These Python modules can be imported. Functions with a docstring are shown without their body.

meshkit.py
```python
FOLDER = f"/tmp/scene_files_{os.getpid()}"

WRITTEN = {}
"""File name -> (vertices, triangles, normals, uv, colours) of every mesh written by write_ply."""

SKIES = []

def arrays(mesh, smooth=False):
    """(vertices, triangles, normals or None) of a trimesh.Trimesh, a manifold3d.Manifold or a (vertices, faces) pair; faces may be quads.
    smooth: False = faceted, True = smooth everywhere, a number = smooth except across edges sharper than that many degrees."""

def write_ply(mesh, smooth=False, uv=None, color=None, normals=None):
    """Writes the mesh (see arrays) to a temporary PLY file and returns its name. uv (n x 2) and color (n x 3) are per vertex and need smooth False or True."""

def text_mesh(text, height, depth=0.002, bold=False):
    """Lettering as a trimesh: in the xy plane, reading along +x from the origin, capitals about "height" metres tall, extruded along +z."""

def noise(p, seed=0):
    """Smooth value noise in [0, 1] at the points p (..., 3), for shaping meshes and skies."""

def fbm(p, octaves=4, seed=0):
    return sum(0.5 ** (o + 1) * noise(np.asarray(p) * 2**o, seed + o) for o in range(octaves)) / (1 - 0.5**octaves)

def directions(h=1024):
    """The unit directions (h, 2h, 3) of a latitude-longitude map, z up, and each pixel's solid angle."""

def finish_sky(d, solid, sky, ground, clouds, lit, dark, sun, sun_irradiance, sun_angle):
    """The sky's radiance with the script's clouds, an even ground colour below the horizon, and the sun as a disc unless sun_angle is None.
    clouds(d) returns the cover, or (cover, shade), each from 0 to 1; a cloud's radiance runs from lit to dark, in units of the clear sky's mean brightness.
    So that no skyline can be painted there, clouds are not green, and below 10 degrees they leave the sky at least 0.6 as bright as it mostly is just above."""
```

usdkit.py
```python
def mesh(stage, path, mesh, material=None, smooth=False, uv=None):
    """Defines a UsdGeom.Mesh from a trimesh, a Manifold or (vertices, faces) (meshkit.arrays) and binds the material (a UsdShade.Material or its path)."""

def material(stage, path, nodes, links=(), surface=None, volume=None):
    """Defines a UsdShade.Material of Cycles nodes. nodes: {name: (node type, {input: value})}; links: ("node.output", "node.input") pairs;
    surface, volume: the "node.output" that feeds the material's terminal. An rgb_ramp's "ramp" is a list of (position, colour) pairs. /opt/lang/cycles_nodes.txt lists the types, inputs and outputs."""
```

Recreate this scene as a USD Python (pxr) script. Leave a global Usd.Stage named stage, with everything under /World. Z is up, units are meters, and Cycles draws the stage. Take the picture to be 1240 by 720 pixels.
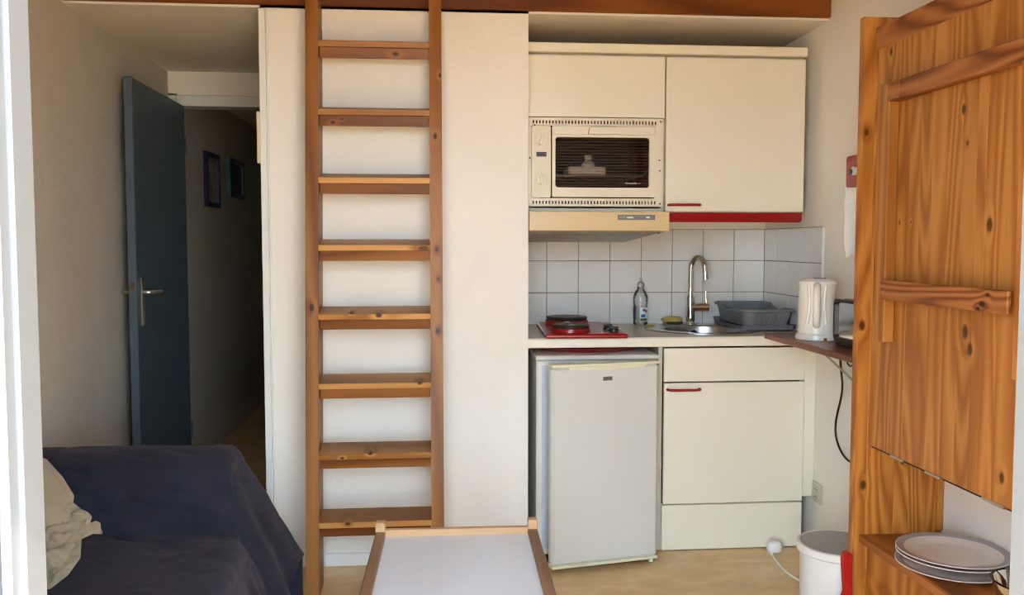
import math, random
import numpy as np, trimesh
from shapely.geometry import Polygon, Point, box as sbox
from shapely import affinity
import usdkit, meshkit
from pxr import Usd, UsdGeom, UsdLux, UsdShade, Gf, Sdf

rng = np.random.default_rng(7)
stage = Usd.Stage.CreateInMemory()
UsdGeom.SetStageUpAxis(stage, 'Z')
UsdGeom.Xform.Define(stage, '/World')
UsdGeom.Scope.Define(stage, '/World/Looks')

# ------------------------------------------------------------------ camera, sky, sun
EXPOSURE = 0.2
YAW, PITCH, CAM_Z = 0.0891, 0.0609, 1.285
cam = UsdGeom.Camera.Define(stage, '/World/camera')
cam.CreateHorizontalApertureAttr(36.0)
cam.CreateVerticalApertureAttr(36.0 * 720 / 1240)
cam.CreateFocalLengthAttr(36.0 * 1071 / 1240)
cam.CreateClippingRangeAttr((0.05, 500.0))
cam.CreateFStopAttr(0.0)
cam.CreateExposureAttr(EXPOSURE)
_F = np.array([math.sin(YAW) * math.cos(PITCH), math.cos(YAW) * math.cos(PITCH), -math.sin(PITCH)])
_R = np.array([math.cos(YAW), -math.sin(YAW), 0.0])
_U = np.cross(_R, _F)
UsdGeom.Xformable(cam).AddTransformOp().Set(Gf.Matrix4d(*_R, 0, *_U, 0, *(-_F), 0, 0, 0, CAM_Z, 1))

SKY = 3.6
dome = UsdLux.DomeLight.Define(stage, '/World/sky')
dome.CreateIntensityAttr(SKY)
dome.CreateColorAttr(Gf.Vec3f(0.66, 0.86, 1.06))

SUN = 3.4
sun_dir = np.array([-0.12, 1.0, -1.0]); sun_dir /= np.linalg.norm(sun_dir)      # the way the light travels
sun = UsdLux.DistantLight.Define(stage, '/World/sun')
sun.CreateAngleAttr(0.6)
sun.CreateNormalizeAttr(True)
sun.CreateIntensityAttr(SUN)
sun.CreateColorAttr(Gf.Vec3f(1.0, 0.92, 0.78))
_z = -sun_dir
_x = np.cross([0, 0, 1.0], _z); _x /= np.linalg.norm(_x)
_y = np.cross(_z, _x)
UsdGeom.Xformable(sun).AddTransformOp().Set(Gf.Matrix4d(*_x, 0, *_y, 0, *_z, 0, 0, 0, 5, 1))


# ------------------------------------------------------------------ helpers: prims
used, inverse = {}, {}


def numbered(path):
    k = used.get(path, 0)
    used[path] = k + 1
    return path if k == 0 else f'{path}_{k:03d}'


def path_of(parent):
    return '/World' if parent is None else str(parent.GetPath())


def thing(name, label, cat, loc=(0, 0, 0), rotz=0.0, group=None, kind=None):
    p = numbered('/World/' + name)
    x = UsdGeom.Xform.Define(stage, p)
    x.AddTranslateOp().Set(Gf.Vec3d(*map(float, loc)))
    x.AddRotateZOp().Set(float(rotz))
    c, s = math.cos(math.radians(rotz)), math.sin(math.radians(rotz))
    M = np.eye(4); M[:2, :2] = [[c, -s], [s, c]]; M[:3, 3] = loc
    inverse[p] = np.linalg.inv(M)
    o = x.GetPrim()
    tag(o, label, cat, group, kind)
    return o


def tag(o, label=None, cat=None, group=None, kind=None):
    for k, v in (('label', label), ('category', cat), ('group', group), ('kind', kind)):
        if v:
            o.SetCustomDataByKey(k, v)
    return o


def obj(name, m, mat, parent=None, smooth=30, label=None, kind=None):
    """One Mesh prim; the mesh is given in world coordinates."""
    p = numbered(path_of(parent) + '/' + name)
    M = inverse.get(path_of(parent), np.eye(4))
    inverse[p] = M
    v, f, n = meshkit.arrays(m, False)
    t = trimesh.Trimesh(v, f, process=False)
    t.apply_transform(M)
    pr = usdkit.mesh(stage, p, t, mat, smooth=smooth).GetPrim()
    tag(pr, label, None, None, kind)
    return pr


def solo(name, m, mat, label, cat, smooth=30, group=None):
    return tag(obj(name, m, mat, None, smooth), label, cat, group)


def struct(name, m, mat, parent=None, smooth=30):
    o = obj(name, m, mat, parent, smooth)
    if parent is None:
        tag(o, kind='structure')
    return o


def dup(root, name, loc, rotz, label, group=None):
    was = root.GetCustomData()
    r = thing(name, label, was['category'], loc, rotz, group or was.get('group'))
    r.GetReferences().AddInternalReference(root.GetPath())
    r.SetInstanceable(True)
    return r


# ------------------------------------------------------------------ helpers: shapes (world coordinates)
def bx(x0, x1, y0, y1, z0, z1, b=0.002):
    """A box with chamfered edges."""
    b = min(b, 0.45 * (x1 - x0), 0.45 * (y1 - y0), 0.45 * (z1 - z0))
    if b <= 0:
        m = trimesh.creation.box([x1 - x0, y1 - y0, z1 - z0]); m.apply_translation([(x0 + x1) / 2, (y0 + y1) / 2, (z0 + z1) / 2])
        return m
    pts = []
    for X, sx in ((x0, 1), (x1, -1)):
        for Y, sy in ((y0, 1), (y1, -1)):
            for Z, sz in ((z0, 1), (z1, -1)):
                pts += [(X, Y + sy * b, Z + sz * b), (X + sx * b, Y, Z + sz * b), (X + sx * b, Y + sy * b, Z)]
    return trimesh.convex.convex_hull(np.array(pts))


def rot(m, deg, axis, at):
    m = m.copy()
    m.apply_transform(trimesh.transformations.rotation_matrix(math.radians(deg), axis, at))
    return m


def cat(*ms):
    return trimesh.util.concatenate([m for m in ms])


def lathe(profile, at, n=48):
    m = trimesh.creation.revolve(np.array(profile, float), sections=n)
    m.apply_translation(at)
    return m


def cyl(a, b, r, n=24):
    return trimesh.creation.cylinder(radius=r, segment=np.array([a, b], float), sections=n)


def spline(pts, n=12):
    from scipy.interpolate import CubicSpline
    p = np.array(pts, float)
    t = np.r_[0, np.cumsum(np.linalg.norm(np.diff(p, axis=0), axis=1))]
    return CubicSpline(t, p)(np.linspace(0, t[-1], n * (len(p) - 1) + 1))


def tube(path, r, n=10, cap=True):
    p = np.array(path, float)
    r = np.broadcast_to(np.asarray(r, float), (len(p),))
    t = np.gradient(p, axis=0); t /= np.linalg.norm(t, axis=1, keepdims=True)
    u = np.cross(t[0], [0.31, 0.17, 0.93]); u /= np.linalg.norm(u)
    a = np.linspace(0, 2 * np.pi, n, endpoint=False)
    rings = []
    for i in range(len(p)):
        u = u - t[i] * (u @ t[i]); u /= np.linalg.norm(u)
        w = np.cross(t[i], u)
        rings.append(p[i] + r[i] * (np.cos(a)[:, None] * u + np.sin(a)[:, None] * w))
    v = np.vstack(rings + [p[:1], p[-1:]])
    f = []
    for i in range(len(p) - 1):
        for k in range(n):
            A, B = i * n + k, i * n + (k + 1) % n
            f += [[A, B, B + n], [A, B + n, A + n]]
    if cap:
        e = len(p) * n
        for k in range(n):
            f += [[e, (k + 1) % n, k], [e + 1, (len(p) - 1) * n + k, (len(p) - 1) * n + (k + 1) % n]]
    m = trimesh.Trimesh(v, np.array(f), process=False)
    m.fix_normals()
    return m


def prism(poly, depth, axis, at=0.0):
    """Extrudes a shapely polygon: axis z -> (x,y), y -> polygon is (x,z) and the front is at y=at, x -> polygon is (y,z)."""
    m = trimesh.creation.extrude_polygon(poly, depth, engine='earcut')
    v = m.vertices.copy()
    if axis == 'y':
        m.vertices = np.c_[v[:, 0], at + v[:, 2], v[:, 1]]
    elif axis == 'x':
        m.vertices = np.c_[at + v[:, 2], v[:, 0], v[:, 1]]
    else:
        m.vertices = np.c_[v[:, 0], v[:, 1], at + v[:, 2]]
    m.fix_normals()
    return m


def rrect(x0, x1, z0, z1, r):
    return sbox(x0 + r, z0 + r, x1 - r, z1 - r).buffer(r, quad_segs=6)


def grid(P):
    """P (n, m, 3) -> a triangle mesh."""
    n, m = P.shape[:2]
    i = np.arange(n * m).reshape(n, m)
    a, b, c, d = i[:-1, :-1].ravel(), i[1:, :-1].ravel(), i[1:, 1:].ravel(), i[:-1, 1:].ravel()
    return trimesh.Trimesh(P.reshape(-1, 3), np.r_[np.c_[a, b, c], np.c_[a, c, d]], process=False)


def lettering(text, h, x, y, z, depth=0.0008, bold=False):
    """Text standing on a face that looks towards -y, its left bottom at (x, y, z)."""
    m = meshkit.text_mesh(text, h, depth, bold)
    v = m.vertices.copy()
    m.vertices = np.c_[x + v[:, 0], y - v[:, 2], z + v[:, 1]]
    m.fix_normals()
    return m


# ------------------------------------------------------------------ materials
def lin(*c):
    c = np.array(c, float) / 255
    return tuple(np.where(c < 0.04045, c / 12.92, ((c + 0.055) / 1.055) ** 2.4))


def mat(name, nodes, links, surface='p.BSDF'):
    return usdkit.material(stage, '/World/Looks/' + name, nodes, links, surface=surface)


def plain(name, c, rough=0.5, metal=0.0, spec=0.5, var=0.06, scale=14.0, bump=0.0, bump_scale=200.0, **kw):
    """A painted or plastic surface: faint uneven tone and, if asked for, a fine relief."""
    c = np.array(c)
    nodes = {'g': ('geometry', {}), 'n': ('noise_texture', {'scale': scale, 'detail': 3.0}),
             'r': ('rgb_ramp', {'ramp': [(0.3, tuple(c * (1 - var))), (0.7, tuple(np.minimum(c * (1 + var), 1)))]}),
             'p': ('principled_bsdf', {'roughness': rough, 'metallic': metal, 'specular_ior_level': spec, **kw})}
    links = [('g.position', 'n.vector'), ('n.fac', 'r.fac'), ('r.color', 'p.base_color')]
    if bump:
        nodes['nb'] = ('noise_texture', {'scale': bump_scale, 'detail': 3.0})
        nodes['b'] = ('bump', {'strength': bump, 'distance': 0.004})
        links += [('g.position', 'nb.vector'), ('nb.fac', 'b.height'), ('b.normal', 'p.normal')]
    return mat(name, nodes, links)


def wood(name, light, mid, dark, grain='z', through='y', rings=34.0, knots=0.5, rough=0.42, fine=0.10, across=5.0, spots=(), tone=(0.93, 1.07)):
    """Pine: growth rings as contour lines of a stretched noise, dark knots that bend them, and fine fibre. Each piece takes its own cut."""
    ax = 'xyz'
    sc = [across] * 3
    sc[ax.index(grain)] = across * 0.11
    sc[ax.index(through)] = across * 0.35
    kn = [7.0] * 3
    kn[ax.index(grain)] = 3.6
    kn[ax.index(through)] = 0.01
    fi = [240.0] * 3
    fi[ax.index(grain)] = 5.0
    L, M, D = lin(*light), lin(*mid), lin(*dark)
    K = tuple(np.array(D) * 0.28)
    nodes = {
        'g': ('geometry', {}), 'o': ('object_info', {}),
        'off': ('vector_math', {'math_type': 'scale', 'vector1': (3.7, 5.1, 4.3)}),
        'v': ('vector_math', {'math_type': 'add'}),
        'm1': ('mapping', {'scale': tuple(sc)}), 'm2': ('mapping', {'scale': tuple(kn)}), 'm3': ('mapping', {'scale': tuple(fi)}),
        'n1': ('noise_texture', {'scale': 1.0, 'detail': 1.2, 'roughness': 0.45}),
        'vo': ('voronoi_texture', {'scale': 1.0, 'randomness': 1.0}),
        'sv': ('separate_color', {}),
        'gate': ('math', {'math_type': 'less_than', 'value2': knots}),
        'kb': ('map_range', {'from_min': 0.0, 'from_max': 0.26, 'to_min': 0.16, 'to_max': 0.0, 'clamp': True, 'range_type': 'smoothstep'}),
        'kg': ('math', {'math_type': 'multiply'}),
        'sum': ('math', {'math_type': 'add'}),
        'k1': ('math', {'math_type': 'multiply', 'value2': rings * 2}),
        'sn': ('math', {'math_type': 'sine'}),
        's01': ('math', {'math_type': 'multiply_add', 'value2': 0.5, 'value3': 0.5}),
        'n3': ('noise_texture', {'scale': 1.0, 'detail': 2.0}),
        'fm': ('math', {'math_type': 'multiply_add', 'value2': fine * 4, 'value3': -fine * 2}),
        'tot': ('math', {'math_type': 'add'}),
        'rp': ('rgb_ramp', {'ramp': [(0.0, L), (0.45, M), (0.8, tuple(np.array(M) * 0.55 + np.array(D) * 0.45)), (1.0, D)]}),
        'kd': ('map_range', {'from_min': 0.055, 'from_max': 0.10, 'to_min': 1.0, 'to_max': 0.0, 'clamp': True}),
        'kf': ('math', {'math_type': 'multiply'}),
        'mx': ('mix', {'color2': K}),
        'tone': ('hsv', {'hue': 0.5, 'saturation': 1.0}),
        'tv': ('map_range', {'from_min': 0.0, 'from_max': 1.0, 'to_min': tone[0], 'to_max': tone[1]}),
        'b': ('bump', {'strength': 0.12, 'distance': 0.002}),
        'p': ('principled_bsdf', {'roughness': rough, 'specular_ior_level': 0.28}),
    }
    links = [('o.random', 'off.scale'), ('g.position', 'v.vector1'), ('off.vector', 'v.vector2'),
             ('v.vector', 'm1.vector'), ('v.vector', 'm2.vector'), ('v.vector', 'm3.vector'),
             ('m1.vector', 'n1.vector'), ('m2.vector', 'vo.vector'), ('m3.vector', 'n3.vector'),
             ('vo.color', 'sv.color'), ('sv.r', 'gate.value1'), ('vo.distance', 'kb.value'),
             ('kb.result', 'kg.value1'), ('gate.value', 'kg.value2'), ('n1.fac', 'sum.value1'), ('kg.value', 'sum.value2'),
             ('sum.value', 'k1.value1'), ('k1.value', 'sn.value1'), ('sn.value', 's01.value1'),
             ('n3.fac', 'fm.value1'), ('s01.value', 'tot.value1'), ('fm.value', 'tot.value2'), ('tot.value', 'rp.fac'),
             ('vo.distance', 'kd.value'), ('kd.result', 'kf.value1'), ('gate.value', 'kf.value2'),
             ('rp.color', 'mx.color1'), ('kf.value', 'mx.fac'), ('o.random', 'tv.value'), ('tv.result', 'tone.value'),
             ('mx.color', 'tone.color'), ('tone.color', 'p.base_color'), ('n3.fac', 'b.height'), ('b.normal', 'p.normal')]
    links = [x for x in links if x not in (('kd.result', 'kf.value1'), ('sum.value', 'k1.value1'))] if spots else links
    if spots:                                           # knots at places given in the world, each bending the rings round it
        gi, ti = ax.index(grain), ax.index(through)
        sc2 = np.ones(3); sc2[gi] = 0.62; sc2[ti] = 0.02
        last, lastb = 'kfr.value', 'sum.value'
        nodes['kfr'] = ('math', {'math_type': 'multiply'})
        links = [x for x in links if x[0] not in ('kf.value',) and x[1] not in ('kf.value2',)]
        links += [('kd.result', 'kfr.value1'), ('gate.value', 'kfr.value2')]
        nodes['ms'] = ('mapping', {'scale': tuple(sc2)})
        links.append(('g.position', 'ms.vector'))
        del nodes['kf']
        for i, (c, r) in enumerate(spots):
            nodes[f'd{i}'] = ('vector_math', {'math_type': 'distance', 'vector2': tuple(np.array(c) * sc2)})
            nodes[f'k{i}d'] = ('map_range', {'from_min': r * 0.55, 'from_max': r * 1.1, 'to_min': 1.0, 'to_max': 0.0, 'clamp': True})
            nodes[f'k{i}b'] = ('map_range', {'from_min': 0.0, 'from_max': r * 3.4, 'to_min': 1.5 / rings, 'to_max': 0.0, 'clamp': True, 'range_type': 'smoothstep'})
            nodes[f'k{i}m'] = ('math', {'math_type': 'maximum'})
            nodes[f'k{i}s'] = ('math', {'math_type': 'add'})
            links += [('ms.vector', f'd{i}.vector1'), (f'd{i}.value', f'k{i}d.value'), (f'd{i}.value', f'k{i}b.value'),
                      (f'k{i}d.result', f'k{i}m.value1'), (last, f'k{i}m.value2'), (f'k{i}b.result', f'k{i}s.value1'), (lastb, f'k{i}s.value2')]
            last, lastb = f'k{i}m.value', f'k{i}s.value'
        links += [(last, 'mx.fac'), (lastb, 'k1.value1')]
    return mat(name, nodes, links)


M_wall = plain('wall_paint', lin(243, 236, 224), 0.85, var=0.02, scale=3.0, bump=0.22, bump_scale=60.0, spec=0.2)
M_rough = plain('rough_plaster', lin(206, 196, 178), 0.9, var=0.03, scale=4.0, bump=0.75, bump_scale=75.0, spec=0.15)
M_ceiling = plain('ceiling_paint', lin(236, 226, 212), 0.9, var=0.02, scale=3.0, bump=0.2, bump_scale=90.0, spec=0.15)
M_roof = plain('darkened_pine_lining', lin(170, 118, 70), 0.6, var=0.08, scale=6.0)
M_white = plain('white_gloss_paint', lin(238, 236, 230), 0.35, var=0.015)
M_frame = plain('grey_white_aluminium', lin(128, 136, 146), 0.4, var=0.01)
M_outside = plain('render_outside', lin(228, 214, 190), 0.9, var=0.05, scale=2.0, bump=0.4, bump_scale=80.0)
M_terrace = plain('terrace_tile', lin(208, 168, 116), 0.8, var=0.08, scale=3.0)
M_cream = plain('cream_laminate', lin(242, 233, 211), 0.38, var=0.012, scale=2.5)
M_creambody = plain('cream_carcass', lin(214, 206, 186), 0.5, var=0.02)
M_oven = plain('oven_enamel', lin(236, 223, 198), 0.32, var=0.015)
M_ovenpanel = plain('oven_panel_enamel', lin(226, 214, 184), 0.35, var=0.015)
M_gripshade = plain('painted_grip_shade', lin(150, 130, 100), 0.6, var=0.02)  # tan tone for the shade painted round the oven grip
M_hood = plain('hood_yellowed_enamel', lin(220, 190, 142), 0.35, var=0.02, scale=3.0)
M_grey = plain('grey_plastic', lin(118, 120, 122), 0.45, var=0.04)
M_greydark = plain('grey_filter_metal', lin(176, 166, 150), 0.5, metal=0.0, var=0.1, scale=20)
M_red = plain('red_enamel', lin(152, 18, 18), 0.25, var=0.04)
M_redmatt = plain('red_plastic', lin(182, 28, 20), 0.35, var=0.05)
M_black = plain('black_plastic', lin(18, 17, 17), 0.4, var=0.1)
M_dark = plain('dark_cavity', lin(26, 23, 20), 0.6, var=0.1)
M_iron = plain('cast_iron', lin(58, 50, 46), 0.45, metal=0.4, var=0.1, scale=30)
M_steel = plain('brushed_steel', lin(176, 176, 174), 0.28, metal=1.0, var=0.06, scale=40)
M_chrome = plain('chrome', lin(226, 222, 216), 0.07, metal=1.0, var=0.01)
M_nickel = plain('satin_nickel', lin(206, 200, 186), 0.32, metal=0.85, var=0.03)
M_fridge = plain('fridge_enamel', lin(214, 211, 202), 0.3, var=0.01, scale=3.0)
M_fridgetrim = plain('fridge_yellowed_trim', lin(226, 220, 188), 0.4, var=0.02)
M_gasket = plain('pale_grey_gasket', lin(186, 192, 198), 0.5, var=0.02)
M_badge = plain('badge_bronze', lin(150, 148, 118), 0.35, metal=0.5, var=0.03)
M_tile = plain('white_glazed_tile', lin(228, 223, 215), 0.12, var=0.015, scale=5.0)
M_grout = plain('grout', lin(150, 138, 122), 0.9, var=0.08)
M_worktop = plain('worktop_top', lin(204, 194, 174), 0.32, var=0.04, scale=120.0)
M_kettle = plain('kettle_plastic', lin(238, 232, 220), 0.22, var=0.01)
M_paper = plain('paper', lin(240, 238, 234), 0.9, var=0.02, bump=0.3, bump_scale=120)
M_bin = plain('bin_enamel', lin(232, 228, 220), 0.35, var=0.015)
M_binlid = plain('bin_grey_lid', lin(156, 152, 148), 0.35, var=0.03)
M_plate = plain('plate_glaze', lin(232, 222, 214), 0.12, var=0.015)
M_platerim = plain('plate_grey_rim', lin(168, 166, 172), 0.12, var=0.02)
M_door = plain('blue_door_paint', lin(78, 94, 102), 0.5, var=0.03, scale=6.0)
M_socket = plain('socket_plastic', lin(206, 200, 182), 0.4, var=0.02)
M_tabletop = plain('white_table_laminate', lin(222, 228, 238), 0.3, var=0.008, scale=2.0)
M_sponge = plain('yellow_sponge', lin(190, 160, 84), 0.95, var=0.12, scale=120, bump=0.8, bump_scale=220)
M_scourer = plain('green_scourer', lin(52, 60, 44), 0.95, var=0.1, bump=0.8, bump_scale=300)
M_blue = plain('label_blue', lin(30, 92, 170), 0.5, var=0.02)
M_orange = plain('label_orange', lin(214, 110, 60), 0.5, var=0.02)
M_labelwhite = plain('label_white', lin(232, 234, 232), 0.5, var=0.02)
M_labelgreen = plain('label_green', lin(70, 100, 60), 0.5, var=0.04)
M_framenavy = plain('frame_navy', lin(34, 40, 92), 0.3, var=0.03)
M_frameteal = plain('frame_teal', lin(70, 110, 120), 0.3, var=0.03)
M_print1 = plain('print_pale', lin(150, 144, 132), 0.4, var=0.5, scale=14)
M_print2 = plain('print_dark', lin(70, 66, 60), 0.4, var=0.5, scale=12)
M_led = mat('red_indicator', {'p': ('principled_bsdf', {'base_color': lin(120, 20, 20), 'emission_color': lin(220, 40, 36), 'emission_strength': 0.25})}, [])
M_beige = plain('beige_cotton', lin(146, 134, 112), 0.95, var=0.04, scale=20, bump=0.3, bump_scale=500, sheen_weight=0.3)

K_ladder = [((.030, 3.33, 1.913), .006), ((.011, 3.33, 1.685), .008), ((.014, 3.33, 1.263), .007), ((-.445, 3.3, 1.05), .010), ((.016, 3.3, .961), .008), ((.02, 3.3, 1.152), .005)]
K_tread = [((-.20, 3.3, 1.02), .009), ((-.335, 3.22, .50), .006), ((-.233, 3.23, .515), .007), ((-.315, 3.2, .262), .007), ((-.05, 3.24, .77), .006), ((-.30, 3.28, 1.03), .006)]
K_batten = [((-.135, 3.39, 1.995), .009), ((-.369, 3.36, 1.735), .007), ((-.335, 3.36, 1.748), .005)]
K_panel = [((1.34, 2.152, 1.624), .010), ((1.34, 2.033, 1.33), .013), ((1.34, 2.448, 1.346), .004), ((1.34, 2.387, 1.345), .004), ((1.34, 2.118, 1.062), .014), ((1.34, 2.095, 1.02), .012), ((1.34, 2.132, 1.537), .005), ((1.34, 1.955, .731), .010), ((1.34, 2.52, 1.845), .008)]
K_side = [((1.327, 2.63, 1.031), .012), ((1.343, 2.63, .528), .012), ((1.372, 2.63, .227), .008), ((1.326, 2.63, 1.625), .009), ((1.47, 2.63, .60), .007)]
K_rail = [((1.296, 1.985, 1.142), .009), ((1.296, 1.965, 1.165), .006), ((1.296, 2.0, 1.13), .006)]
M_ladder = wood('ladder_pine', (156, 102, 46), (144, 89, 36), (120, 70, 26), 'z', 'y', rings=16, knots=0.06, spots=K_ladder)
M_tread = wood('tread_pine', (184, 136, 86), (166, 119, 71), (132, 90, 52), 'x', 'y', rings=16, knots=0.08, spots=K_tread)
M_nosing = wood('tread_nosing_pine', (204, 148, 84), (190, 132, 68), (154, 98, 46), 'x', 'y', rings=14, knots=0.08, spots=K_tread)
M_batten = wood('batten_pine', (150, 92, 40), (136, 79, 32), (110, 60, 24), 'x', 'y', rings=14, knots=0.06, spots=K_batten)
M_beam = wood('beam_pine', (140, 80, 30), (128, 70, 24), (104, 54, 17), 'x', 'y', rings=16, knots=0.08)
M_panel = wood('panel_pine', (190, 130, 64), (176, 115, 51), (154, 94, 39), 'z', 'x', rings=40, knots=0.0, across=6.0, fine=.14, spots=K_panel, tone=(.9, 1.08))
M_rail = wood('rail_pine', (172, 112, 60), (154, 93, 47), (112, 62, 30), 'y', 'x', rings=52, knots=0.0, across=7.0, spots=K_rail)
M_side = wood('side_pine', (200, 132, 60), (184, 115, 47), (158, 92, 36), 'z', 'y', rings=44, knots=0.0, across=6.0, fine=.14, spots=K_side)
M_shelfwood = wood('shelf_pine', (178, 110, 54), (160, 94, 44), (132, 74, 34), 'y', 'z', rings=16, knots=0.1)
M_darkwood = wood('dark_shelf_wood', (134, 80, 54), (116, 66, 42), (92, 50, 32), 'y', 'z', rings=14, knots=0.02, rough=0.3)
M_tableside = wood('table_side_wood', (158, 122, 90), (146, 110, 78), (124, 90, 62), 'y', 'z', rings=12, knots=0.02)
M_tableend = wood('table_end_wood', (204, 162, 120), (192, 148, 105), (168, 122, 82), 'x', 'y', rings=12, knots=0.02)

# the navy throw: fine ribs, a little sheen
M_throw = mat('navy_throw', {
    'g': ('geometry', {}), 'n': ('noise_texture', {'scale': 9.0, 'detail': 4.0}),
    'm': ('mapping', {'scale': (30.0, 420.0, 420.0)}), 'w': ('noise_texture', {'scale': 1.0, 'detail': 1.0}),
    'r': ('rgb_ramp', {'ramp': [(0.3, lin(36, 38, 48)), (0.7, lin(46, 47, 58))]}),
    'b': ('bump', {'strength': 0.35, 'distance': 0.004}),
    'p': ('principled_bsdf', {'roughness': 0.95, 'specular_ior_level': 0.1, 'sheen_weight': 0.10, 'sheen_roughness': 0.5, 'sheen_tint': (0.8, 0.68, 0.78)})},
    [('g.position', 'n.vector'), ('n.fac', 'r.fac'), ('r.color', 'p.base_color'), ('g.position', 'm.vector'), ('m.vector', 'w.vector'), ('w.fac', 'b.height'), ('b.normal', 'p.normal')])
# mottled tan vinyl floor
M_floor = mat('vinyl_floor', {
    'g': ('geometry', {}), 'm': ('mapping', {'scale': (3.0, 6.0, 3.0)}), 'n': ('noise_texture', {'scale': 1.6, 'detail': 6.0, 'roughness': 0.6, 'distortion': 0.8}),
    'r': ('rgb_ramp', {'ramp': [(0.25, lin(206, 168, 112)), (0.5, lin(224, 190, 136)), (0.75, lin(236, 208, 160))]}),
    'p': ('principled_bsdf', {'roughness': 0.4})},
    [('g.position', 'm.vector'), ('m.vector', 'n.vector'), ('n.fac', 'r.fac'), ('r.color', 'p.base_color')])


def pane(name, tint, gloss=0.05):
    return mat(name, {'t': ('transparent_bsdf', {'color': tint}), 'gl': ('glossy_bsdf', {'color': (1, 1, 1), 'roughness': gloss}), 'fr': ('fresnel', {'IOR': 1.5}), 'mx': ('mix_closure', {})},
               [('fr.fac', 'mx.fac'), ('t.BSDF', 'mx.closure1'), ('gl.BSDF', 'mx.closure2')], surface='mx.closure')


M_smoked = pane('smoked_glass', (0.62, 0.60, 0.56))
M_ovenglass = pane('oven_glass', (0.80, 0.76, 0.72), 0.03)
M_pet = pane('clear_bottle_plastic', (0.94, 0.955, 0.945), 0.15)

# ------------------------------------------------------------------ the setting
XL, XR, YM, YB = -1.38, 1.606, 3.515, 4.171      # left wall, right wall, ladder wall, kitchen back wall
XC0, XC1 = -0.655, 0.379                         # the ladder wall runs between these
ZC = 2.185                                       # underside of the loft
struct('floor', bx(XL - .1, XR + .1, 0.85, 8.1, -0.12, 0.0, 0), M_floor)
struct('wall_left', bx(XL - .12, XL, 0.85, 8.1, -0.02, 3.5, 0), M_rough)
struct('wall_right', bx(XR, XR + .12, 0.85, 4.5, -0.02, 3.5, 0), M_wall)
struct('wall_middle', bx(XC0, XC1, YM, 4.96, -0.02, ZC + .02, 0), M_wall)
struct('wall_back', bx(XC1 - .01, XR + .01, YB, YB + .12, -0.02, ZC + .02, 0), M_wall)
struct('ceiling', bx(XL - .05, XR + .05, YM, 8.1, ZC, ZC + .12, 0), M_ceiling)
tag(stage.GetPrimAtPath('/World/ceiling'), kind='structure')
struct('ceiling_upper', bx(XL - .1, XR + .1, 0.75, 6.2, 3.4, 3.5, 0), M_roof)  # unseen ceiling, its pine tone darkened to cut light on the upper walls
struct('wall_loft', bx(XL, XR, 5.6, 5.7, ZC + .12, 3.42, 0), M_wall)
struct('wall_hall_right', bx(XC0 - .02, XC0 + .08, 4.96, 8.1, -0.02, ZC + .02, 0), M_rough)
struct('wall_hall_end', bx(XL, XC0, 7.9, 8.0, -0.02, ZC + .02, 0), M_wall)
# wall over the hall doorway, its left pier, and the frame head
struct('wall_lintel', cat(bx(XL, XC0 + .01, 4.84, 4.96, 2.062, ZC + .01, 0), bx(XL - .01, -1.333, 4.84, 4.96, -.01, 2.07, 0)), M_wall)
struct('trim_1', bx(-1.335, XC0, 4.825, 4.95, 2.004, 2.062, .003), M_white)
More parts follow.
